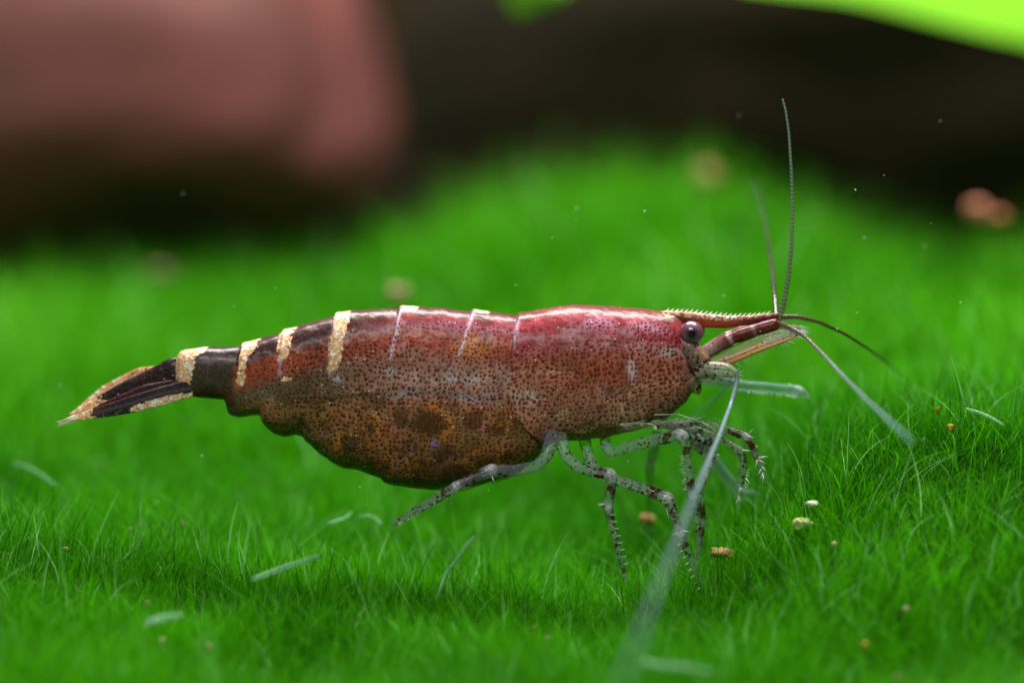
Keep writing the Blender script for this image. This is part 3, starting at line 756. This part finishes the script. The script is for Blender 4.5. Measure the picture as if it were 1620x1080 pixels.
# ---- head
mb = MB()   # rostrum: a narrow blade, toothed above, granular gold along the top
q = resample([(1030, 497, 0, 4), (1060, 500, 0, 7), (1085, 503, 0, 9), (1115, 507, 0, 9.5), (1150, 509, 0, 8), (1185, 506, 0, 6), (1215, 501, 0, 4), (1236, 496, 0, 1.5)], 1.5, 4)
ncol = np.stack([np.interp(q[:, 0], [1090, 1118, 1160, 1190], [srgb(104, 40, 40)[k], srgb(170, 66, 30)[k], srgb(150, 56, 32)[k], srgb(88, 34, 32)[k]]) for k in range(3)], 1)
mb.loft(P(q[:, 0], q[:, 1]+2, 0), q[:, 3]*S, 20, ncol, np.tile([.2, 0, 0], (len(q), 1)), flat=np.clip(q[:, 3]*.55, 1.5, 6)*S)
q2 = q.copy(); q2[:, 1] = q[:, 1] - q[:, 3]*.55
mb.loft(P(q2[:, 0], q2[:, 1], 0), np.maximum(q[:, 3]*.62, 1.6)*S, 14, srgb(150, 84, 70), np.stack([np.zeros(len(q)), np.clip((q[:, 0]-1040)/20, 0, 1)*np.interp(q[:, 0], [1040, 1140, 1190, 1236], [.66, .6, .42, .3]), np.zeros(len(q))], -1), flat=np.clip(q[:, 3]*.68, 1.7, 7)*S)
for k in range(22):
    x0 = 1050 + k*7.6; y0 = np.interp(x0, q2[:, 0], q2[:, 1] - q[:, 3]*.45)
    mb.hair(P(x0, y0+1.5, 0), P(x0+9, y0-5.5, 0), 1.6*S, (.85, .82, .72), bend=(0, 0, -.002))
mb.build('rostrum', M_SHELL, shrimp)

eye_m, nt, b, out = new_mat('eye_surface')
co = nt.nodes.new('ShaderNodeTexCoord').outputs['Object']
f = mathn(nt, 'MULTIPLY', mathn(nt, 'SUBTRACT', noi(nt, co, 18, 4), .3), 2.2, True)
v_ = vor(nt, co, 260)
nt.links.new(mixc(nt, mathn(nt, 'MULTIPLY', f, .35), attr(nt, 'Col'), (0.13, 0.06, 0.07)), b.inputs['Base Color'])
b.inputs['Roughness'].default_value = .28; b.inputs['Coat Weight'].default_value = .5; b.inputs['Coat Roughness'].default_value = .15
black = simple_mat('eye_black', (0.008, 0.006, 0.012), .25, var=(0.02, .012, .025), scale=40)
def eye(px, py, dy, sgn):
    c = P(px, py, dy); r = 18.5*S
    n1, n2 = 40, 24
    u = np.linspace(0, 2*np.pi, n1, endpoint=False); ph = np.linspace(0.02, math.pi-.02, n2)
    U, Ph = np.meshgrid(u, ph, indexing='ij')
    V = np.stack([np.sin(Ph)*np.cos(U)*1.0, sgn*np.cos(Ph)*.95, np.sin(Ph)*np.sin(U)], -1)
    i = np.arange(n1)[:, None]*n2; k = ((np.arange(n1)+1) % n1)[:, None]*n2; j = np.arange(n2-1)[None]
    F = np.stack([i+j, k+j, k+j+1, i+j+1], -1).reshape(-1, 4)
    if sgn < 0: F = F[:, ::-1]
    pp = Ph.reshape(-1); kx = [0, .30, .48, .75, 1.05, 1.35, 1.6, 3.2]
    kc = np.array([srgb(14, 10, 18), srgb(20, 14, 24), srgb(104, 76, 96), srgb(150, 116, 138), srgb(128, 92, 108), srgb(140, 96, 104), srgb(92, 54, 56), srgb(80, 46, 46)])
    ec = np.stack([np.interp(pp, kx, kc[:, q]) for q in range(3)], 1)
    e = mesh_obj('eye', V.reshape(-1, 3)*r + c, F, eye_m, shrimp, {'Col': ec*np.array([.68, .55, .66])})
    # facets that face the viewer straight on read as a dark spot: a shallow cap on the cornea
    n3 = 28; a = np.linspace(0, .30, 8); V = [];
    for q in a: V.append(np.stack([np.sin(q)*np.cos(u[:n1])*1.0, np.full(n1, sgn*np.cos(q)*.955), np.sin(q)*np.sin(u)], -1))
    V = np.array(V)*1.012; nr = len(a)
    i = (np.arange(nr-1)*n1)[:, None]; j = np.arange(n1)[None]; k = (j+1) % n1
    F = np.stack([i+j, i+k, i+n1+k, i+n1+j], -1).reshape(-1, 4)
    mesh_obj('pupil', V.reshape(-1, 3)*r + c, F, black, e)
    mb = MB(); sgc = srgb(170, 140, 120)
    mb.loft(np.array([P(px-4, py+24, dy*.5), P(px-4, py+14, dy*.75), P(px-3, py+6, dy*.95)]), np.array([13, 15, 14])*S, 14, sgc, (.1, 0, 0))
    mb.build('eye_stalk', M_SHELL, e)
eye(1094, 526, -.072, -1)
eye(1097, 522, .085, 1)

# cheek and antenna bases, in front of the shell
mb = MB()
for pts, cl, mk in (([(1085, 545, -.07, 12), (1100, 560, -.07, 17), (1112, 580, -.06, 18), (1122, 592, -.05, 12), (1130, 598, -.05, 4)], srgb(160, 132, 128), (.35, 0, 0)),
                    ([(1100, 552, -.08, 8), (1108, 562, -.085, 8), (1114, 570, -.085, 6)], srgb(210, 165, 110), (.1, .3, 0)),
                    ([(1090, 598, -.05, 14), (1100, 612, -.04, 12), (1106, 620, -.03, 5)], srgb(150, 128, 108), (.5, 0, 0))):
    q = resample(pts, 2); mb.loft(P(q[:, 0], q[:, 1], q[:, 2]), q[:, 3]*S, 18, cl, mk)
mb.m = [np.tile([.55, 0, .48], (len(q), 1)) for q in mb.v]
mb.build('cheek', M_LIMB, shrimp)

RED = srgb(92, 28, 24)
def antennule(dy, off, flag):
    mb = MB()
    pts = [(1104, 566, dy*.9, 9), (1120, 557, dy, 10), (1138, 546, dy, 10.5), (1153, 538, dy, 11.5), (1158, 535, dy, 9.5), (1172, 530, dy, 11), (1190, 524, dy, 10.5), (1194, 522, dy, 9), (1210, 518, dy, 10.5), (1226, 513, dy, 9.5), (1232, 511, dy, 7), (1234, 510, dy, 2)]
    q = resample(pts, 1.5, 1); q[:, 1] += off
    t = sstep(1112, 1160, q[:, 0])[:, None]
    cl = srgb(160, 130, 130)*(1-t) + RED*t
    w = np.exp(-((q[:, 0]-1156)/3)**2) + .6*np.exp(-((q[:, 0]-1193)/2.5)**2)
    mb.loft(P(q[:, 0], q[:, 1], q[:, 2]), q[:, 3]*S, 16, cl*(1-.6*w[:, None]) + srgb(200, 170, 170)*.6*w[:, None], np.tile([.5, 0, .3], (len(q), 1)))
    st = mb.build('antennule', M_SHELL, shrimp)
    for pts, ring, c0, c1 in flag:
        q = resample(pts, 1.6, 12); n = len(q)
        t = np.linspace(0, 1, n)[:, None]
        rg = (np.arange(n) % 4 < 2).astype(float)[:, None]*ring
        cc = np.asarray(c0)*(1-t) + np.asarray(c1)*t
        cc = cc*(1-.72*rg)
        m2 = MB(); m2.loft(P(q[:, 0], q[:, 1], q[:, 2]), q[:, 3]*S*.82*(1+.10*(np.arange(n) % 4 < 2)), 10, cc, np.tile([0, 0, .6], (n, 1)))
        m2.build('flagellum', M_LIMB, st)
antennule(-.045, 0, [
    ([(1234, 500, -.04, 6), (1240, 478, -.04, 5.2), (1247, 440, -.04, 4.4), (1252, 390, -.05, 3.6), (1254, 330, -.05, 3.0), (1252, 270, -.06, 2.6), (1248, 210, -.07, 2.2), (1243, 175, -.08, 1.9), (1238, 157, -.08, 1.2)], .62, srgb(140, 146, 112), srgb(170, 190, 195)),
    ([(1232, 512, -.05, 6.5), (1250, 518, -.08, 5), (1272, 530, -.15, 3.6), (1300, 558, -.3, 3.1), (1335, 596, -.5, 2.9), (1375, 636, -.75, 2.7), (1410, 668, -1.0, 2.4), (1442, 698, -1.25, 1.6)], .25, srgb(112, 76, 76), srgb(150, 185, 190))])
antennule(.05, -4, [
    ([(1228, 502, .02, 5), (1226, 470, .12, 4.6), (1221, 420, .35, 4.2), (1212, 360, .7, 3.6), (1200, 310, 1.05, 2.8), (1190, 280, 1.3, 1.4)], .3, srgb(70, 64, 48), srgb(60, 84, 58)),
    ([(1234, 502, .03, 5.5), (1262, 501, .03, 4.6), (1296, 509, .05, 3.8), (1335, 527, .1, 3.2), (1375, 552, .25, 2.8), (1405, 574, .45, 2.2), (1425, 592, .7, 1)], .8, srgb(104, 48, 46), srgb(104, 120, 84))])

def antennal_scale(dy, off):
    mb = MB()
    q = resample([(1108, 583, dy, 6), (1125, 577, dy, 8), (1160, 563, dy-.005, 11), (1200, 545, dy-.01, 12), (1235, 533, dy-.01, 11), (1258, 527, dy-.01, 7), (1268, 524, dy-.01, 2)], 2, 3)
    q[:, 1] += off
    mb.loft(P(q[:, 0], q[:, 1], q[:, 2]), q[:, 3]*S, 18, srgb(196, 190, 166), np.tile([.35, 0, .22], (len(q), 1)), flat=np.full(len(q), 2.0)*S)
    e = q.copy(); e[:, 1] += e[:, 3]*.75
    cl = srgb(196, 110, 84) + (srgb(236, 170, 104) - srgb(196, 110, 84))*sstep(1130, 1200, e[:, 0])[:, None]
    mb.loft(P(e[:, 0], e[:, 1], e[:, 2]-.004), np.interp(e[:, 0], [1108, 1150, 1230, 1268], [3.2, 3.6, 2.6, .6])*S, 10, cl, np.tile([.3, 0, .7], (len(q), 1)))
    g = np.random.default_rng(3)
    for k in range(70):
        x0 = g.uniform(1205, 1266); i = int(np.argmin(np.abs(q[:, 0]-x0))); y0 = q[i, 1] + g.uniform(-.9, .9)*q[i, 3]
        a = math.radians(g.uniform(-38, 22)); l = g.uniform(9, 19)
        mb.hair(P(x0, y0, dy-.01), P(x0+math.cos(a)*l, y0-math.sin(a)*l, dy-.012), .55*S, (.75, .8, .72))
    for k in range(26):
        x0 = g.uniform(1120, 1205); i = int(np.argmin(np.abs(e[:, 0]-x0)))
        mb.hair(P(x0, e[i, 1]+1, dy-.01), P(x0+g.uniform(5, 13), e[i, 1]+g.uniform(6, 13), dy-.012), .45*S, (.7, .72, .55))
    mb.build('antennal_scale', M_LIMB, shrimp)
antennal_scale(-.075, 0)
antennal_scale(.075, -6)

def antenna(base_pts, flag, ring=.15):
    q = resample(base_pts, 2)
    mb = MB(); mb.loft(P(q[:, 0], q[:, 1], q[:, 2]), q[:, 3]*S, 16, srgb(176, 186, 160), np.tile([.55, 0, .4], (len(q), 1)))
    x0, y0, d0 = base_pts[-1][:3]
    for a in (-10, 25, 60): mb.hair(P(x0, y0, d0), P(x0+14*math.cos(math.radians(a)), y0-14*math.sin(math.radians(a)), d0-.01), .9*S, (.8, .8, .7))
    o = mb.build('antenna', M_LIMB, shrimp)
    q = resample(flag, 2, 6); n = len(q); rg = (np.arange(n) % 5 < 2)*ring
    mb = MB(); mb.loft(P(q[:, 0], q[:, 1], q[:, 2]), q[:, 3]*S*.72, 12, srgb(122, 146, 152)[None]*(1-rg[:, None]), np.stack([np.zeros(n), np.zeros(n), np.interp(np.arange(n)/n, [0, .25, .6, 1], [.65, .45, .2, .1])], -1))
    mb.build('flagellum', M_LIMB, o)
antenna([(1104, 590, -.07, 11), (1125, 584, -.09, 13), (1148, 585, -.1, 12), (1164, 592, -.105, 8)],
        [(1158, 584, -.10, 4), (1166, 590, -.11, 5.2), (1166, 604, -.12, 5), (1156, 640, -.2, 4.8), (1140, 684, -.38, 5), (1118, 736, -.7, 5.2), (1092, 800, -1.15, 5.4), (1062, 876, -1.7, 5.4), (1028, 960, -2.3, 5.2), (1000, 1034, -2.8, 5.0), (985, 1078, -3.1, 4.0), (978, 1110, -3.3, 2)])
antenna([(1104, 596, .06, 10), (1128, 594, .09, 11), (1150, 598, .11, 9), (1160, 604, .12, 6)],
        [(1158, 602, .12, 3.4), (1150, 612, .2, 3.2), (1130, 632, .5, 3), (1100, 660, 1.0, 2.8), (1060, 690, 1.5, 2.4), (1000, 712, 2.0, 1.6)])

# ---- tail fan
def blade(name, pts, colf, flat, dirv=(0, 1, 0), extra=None):
    q = resample(pts, 1.2, 3)
    mb = MB()
    C = P(q[:, 0], q[:, 1], q[:, 2])
    n0 = mb.n
    mb.loft(C, q[:, 3]*S, 40, (.5, .5, .5), (0, 0, 0), flat=np.clip(q[:, 3]*flat, .6, 99)*S, flatdir=dirv)
    v = mb.v[-1]; 
    cx = np.concatenate([np.repeat(q[:, 0], 40), q[:1, 0], q[-1:, 0]])
    th = np.concatenate([np.tile(np.linspace(0, 2*np.pi, 40, endpoint=False), len(q)), [0, 0]])
    c, m = colf(cx, np.sin(th), np.cos(th), v)
    mb.c[-1], mb.m[-1] = c, m
    if extra: extra(mb)
    return mb.build(name, M_SHELL, shrimp)
def paint(cols):
    c = np.zeros((len(cols[0][1]), 3)); 
    for cc, mk in cols: c = c*(1-mk[:, None]) + np.asarray(cc)*mk[:, None]
    return c
def telson_col(x, s, c, v):
    nz = fbm(x/9, s*3, c*3, 8)
    col = paint([(srgb(36, 24, 26), np.ones_like(x)), (srgb(74, 34, 26), np.clip(nz, 0, 1)*.6)])
    g = np.clip((1-sstep(150, 172, x+10*nz)) + (1-sstep(0, 1, np.abs(x-200+40*nz)/4))*0, 0, 1)
    g = np.maximum(g, .62*(fbm(x/5, s*4, c*4, 38) > .95))
    return col, np.stack([x*0+.1, g, x*0+.8], -1)
blade('telson', [(294, 588, 0, 25), (276, 591, 0, 26), (240, 605, 0, 21), (205, 618, 0, 18), (165, 634, 0, 12), (130, 648, 0, 6), (110, 656, 0, 2)], telson_col, .55)
def uro_near(x, s, c, v):
    nz = fbm(x/8, s*3, c*3, 18)
    lower = v[:, 2] - np.interp(v[:, 0], *(lambda a: (a[::-1, 0], a[::-1, 2]))(P(*np.array([(300, 616), (260, 622), (220, 634), (180, 646), (150, 653), (100, 667)]).T, 0)))
    up = lower > 0.002*(1.5*nz)
    g = np.where(up, 0.0, .95)*np.clip(1-.85*sstep(210, 200, x)*sstep(140, 155, x), 0, 1)
    g = np.maximum(g, (1-sstep(138, 156, x+8*nz)))
    g = np.maximum(g, .9*(1-sstep(.8, 1.2, np.abs(s+.95)/.16))*0)
    col = paint([(srgb(38, 34, 40), np.ones_like(x)), (srgb(110, 100, 116), np.clip(1-np.abs(lower-.012)/.008, 0, 1)*.5)])
    return col, np.stack([x*0, g, x*0+1], -1)
def setae(mb):
    for k in range(16):
        x0 = 96+k*4.2; y0 = 667-k*1.15+1
        mb.hair(P(x0, y0, -.06), P(x0-5, y0+9-k*.15, -.062), .7*S, (.8, .85, .7))
    for k in range(10):
        mb.hair(P(100+k*2, 665-k, -.06), P(88+k*2.4, 668-k*.2, -.06), .8*S, (.85, .85, .8))
blade('uropod', [(304, 616, -.045, 11), (285, 618, -.055, 15), (250, 628, -.065, 15), (215, 638, -.07, 14), (180, 647, -.07, 11), (145, 655, -.066, 7.5), (115, 662, -.062, 4), (92, 668, -.06, .8)], uro_near, .2, extra=setae)
def gold_blade(x, s, c, v):
    nz = fbm(x/10, s*2, c*2, 28)
    return paint([(srgb(60, 40, 40), np.ones_like(x))]), np.stack([x*0, np.clip(.85+.3*nz, 0, 1), x*0], -1)
blade('uropod', [(290, 596, .04, 12), (260, 592, .06, 14), (222, 592, .08, 11), (195, 603, .09, 9), (165, 618, .09, 8), (135, 640, .085, 5), (112, 656, .08, 1)], gold_blade, .2)
blade('uropod', [(298, 612, -.03, 9), (270, 612, -.04, 12), (230, 620, -.05, 12), (190, 634, -.055, 9), (160, 642, -.055, 4), (146, 647, -.055, 1)], lambda x, s, c, v: (paint([(srgb(46, 30, 34), np.ones_like(x)), (srgb(120, 116, 140), np.clip(1-np.abs(s)/.2, 0, 1)*.5)]), np.stack([x*0, x*0, x*0], -1)), .25)
blade('uropod', [(298, 612, .03, 9), (260, 616, .05, 12), (210, 630, .07, 11), (160, 646, .07, 7), (125, 656, .065, 2), (118, 658, .065, 1)], gold_blade, .2)

# ------------------------------------------------------------------ small things lying on the moss
def crumb(px, py, dy, rx, rz, colr, label, seed, cat='debris', group=None):
    if dy is None:                                          # rest it on the moss where that line of sight meets it
        ys = np.linspace(-2.5, 3, 551); pz = P(px, py, ys)
        dy = float(ys[np.argmax(pz[:, 2] < ground(pz[:, 0], ys) + .085)])
    m = simple_mat('crumb_surface', colr, .7, var=tuple(np.array(colr)*.6), scale=14, bump=.01)
    c = P(px, py, dy)
    def fn(v):
        return np.sign(v)*np.abs(v)**.8
    o = lump('moss_crumb', c, (rx*S, rx*S*.8, rz*S), m, seed, .45, 1.3, 3, fn)
    return tag(o, label, cat, group)
crumb(1270, 828, None, 15, 9, srgb(196, 200, 128), 'pale yellow crumb caught in the moss in front of the shrimp', 11)
crumb(1285, 797, None, 10, 5, srgb(220, 230, 205), 'small white flake in the moss just above the pale yellow crumb', 12)
crumb(1141, 874, None, 17, 8, srgb(170, 126, 74), 'tan brown crumb in the moss between the front feet', 13)
crumb(1025, 822, .55, 11, 10, srgb(206, 140, 90), 'round tan pellet at the foot of the far leg', 14)
crumb(1503, 676, None, 5, 6, srgb(226, 140, 50), 'tiny orange speck on the moss hump, the lower of two', 15)
crumb(1483, 649, None, 4, 5, srgb(206, 130, 50), 'tiny orange speck on the moss hump, the upper of two', 16)
crumb(1548, 332, 3.2, 20, 18, srgb(196, 128, 100), 'reddish tan fragment lying on the crest of the moss', 17)
crumb(1580, 342, 3.2, 17, 8, srgb(186, 116, 76), 'thin reddish flake beside the tan fragment on the crest', 18)
crumb(1117, 278, 4.4, 22, 22, srgb(150, 120, 70), 'round dull tan blob on the top of the moss bank', 19)
crumb(630, 466, 2.4, 18, 16, srgb(160, 140, 96), 'pale tan lump in the moss behind the shrimp\'s back', 20)
crumb(255, 432, 4.2, 30, 12, srgb(96, 84, 50), 'brownish clump of debris in the moss under the rock', 22)
crumb(1369, 1020, None, 5, 5, srgb(200, 150, 50), 'little ochre grain in the foreground moss below the hump', 23)

g = np.random.default_rng(17)
for (px, py, dy) in [(1434, 963, -.85), (1131, 1030, -1.0), (232, 955, -.8), (257, 1012, -1.1), (104, 868, -.45), (207, 838, -.2), (330, 1022, -1.15), (866, 1010, -.9), (845, 995, -.85), (1320, 860, -.3), (1420, 1072, -1.3), (290, 830, -.1)]:
    crumb(px, py, None, g.uniform(2.5, 5), g.uniform(3, 7), srgb(196, 184, 130)*g.uniform(.5, 1.0), 'tiny pale grain caught among the filaments of the foreground moss', int(g.integers(100, 999)), 'grain', 'tiny pale grains in the foreground moss')

def filament(pts, colr, label, op=.5):
    q = resample(pts, 4, 4)
    if abs(pts[-1][1]-pts[0][1]) < 60:                      # lying ones rest on the moss tips
        ys = np.linspace(-2.5, 1, 351)
        for row in q:
            pz = P(row[0], row[1], ys); row[2] = ys[np.argmax(pz[:, 2] < ground(pz[:, 0], ys) + .17)]
        for _ in range(20): q[1:-1, 2] = (q[:-2, 2] + 2*q[1:-1, 2] + q[2:, 2])/4
    mb = MB(); mb.loft(P(q[:, 0], q[:, 1], q[:, 2]), q[:, 3]*S, 8, colr, np.tile([0, 0, op*(.45 if max(p[3] for p in pts) > 4 else 1)], (len(q), 1)))
    o = mb.build('pale_filament', M_LIMB)
    return tag(o, label, 'filament', 'pale loose filaments lying on the moss')
FC = srgb(150, 205, 160)
for lab, pts in (
    ('pale filament with a knotted stem standing in the moss below the rear leg', [(690, 950, -.25, 2), (705, 905, -.2, 3.5), (722, 885, -.2, 3), (738, 862, -.2, 3.5), (751, 848, -.2, 2.5)]),
    ('white filament lying flat in the moss beside the end of the long antenna', [(1016, 1046, -.75, 3), (1050, 1052, -.75, 3.5), (1090, 1055, -.75, 3), (1128, 1062, -.75, 2)]),
    ('thick blurred pale filament slanting over the foreground moss below the pouch', [(400, 915, -.95, 4), (450, 897, -.95, 6), (505, 878, -.95, 5)]),
    ('thin wavy pale filament on the moss hump beside the orange specks', [(1528, 646, -.1, 1.6), (1550, 652, -.1, 2), (1572, 662, -.1, 2), (1588, 672, -.1, 1.4)]),
    ('short white tipped filament a little behind the tip of the rear leg', [(520, 827, -.12, 2.2), (545, 820, -.12, 2), (556, 810, -.12, 1.2)]),
    ('small arched pale filament beside the tip of the rear leg', [(566, 818, -.12, 1.2), (580, 814, -.12, 1.8), (596, 818, -.12, 1.6), (604, 830, -.12, 1)]),
    ('upright pale filament in the foreground moss under the knotted one', [(716, 985, -.5, 3), (726, 1020, -.55, 3.4), (738, 1060, -.6, 3.2), (750, 1100, -.65, 2)]),
    ('thin bent pale filament on the moss below the tail fan', [(20, 732, -.1, 1.2), (45, 738, -.1, 2), (68, 752, -.1, 1.6), (90, 768, -.1, 1)]),
    ('short blurred pale filament deep in the foreground moss under the tail', [(230, 985, -1.0, 4), (262, 975, -1.0, 5), (290, 972, -1.0, 3)])):
    filament(pts, FC, lab, .4)

# fine specks drifting in the water round the shrimp
bm = bmesh.new(); bmesh.ops.create_icosphere(bm, subdivisions=1, radius=1.0)
v0 = np.array([w.co[:] for w in bm.verts]); f0 = np.array([[w.index for w in q.verts] for q in bm.faces]); bm.free()
g = np.random.default_rng(5); VV, FF = [], []
for k in range(46):
    c = P(g.uniform(-100, 1720), g.uniform(180, 800), g.uniform(-.7, .9)); VV.append(v0*g.uniform(.0016, .0034) + c); FF.append(f0 + k*len(v0))
tag(mesh_obj('drifting_specks', np.concatenate(VV), np.concatenate(FF), simple_mat('speck', (.75, .78, .72), .5, var=(.5, .55, .5))),
    'tiny whitish specks drifting in the water round the shrimp', 'specks', kind='stuff')
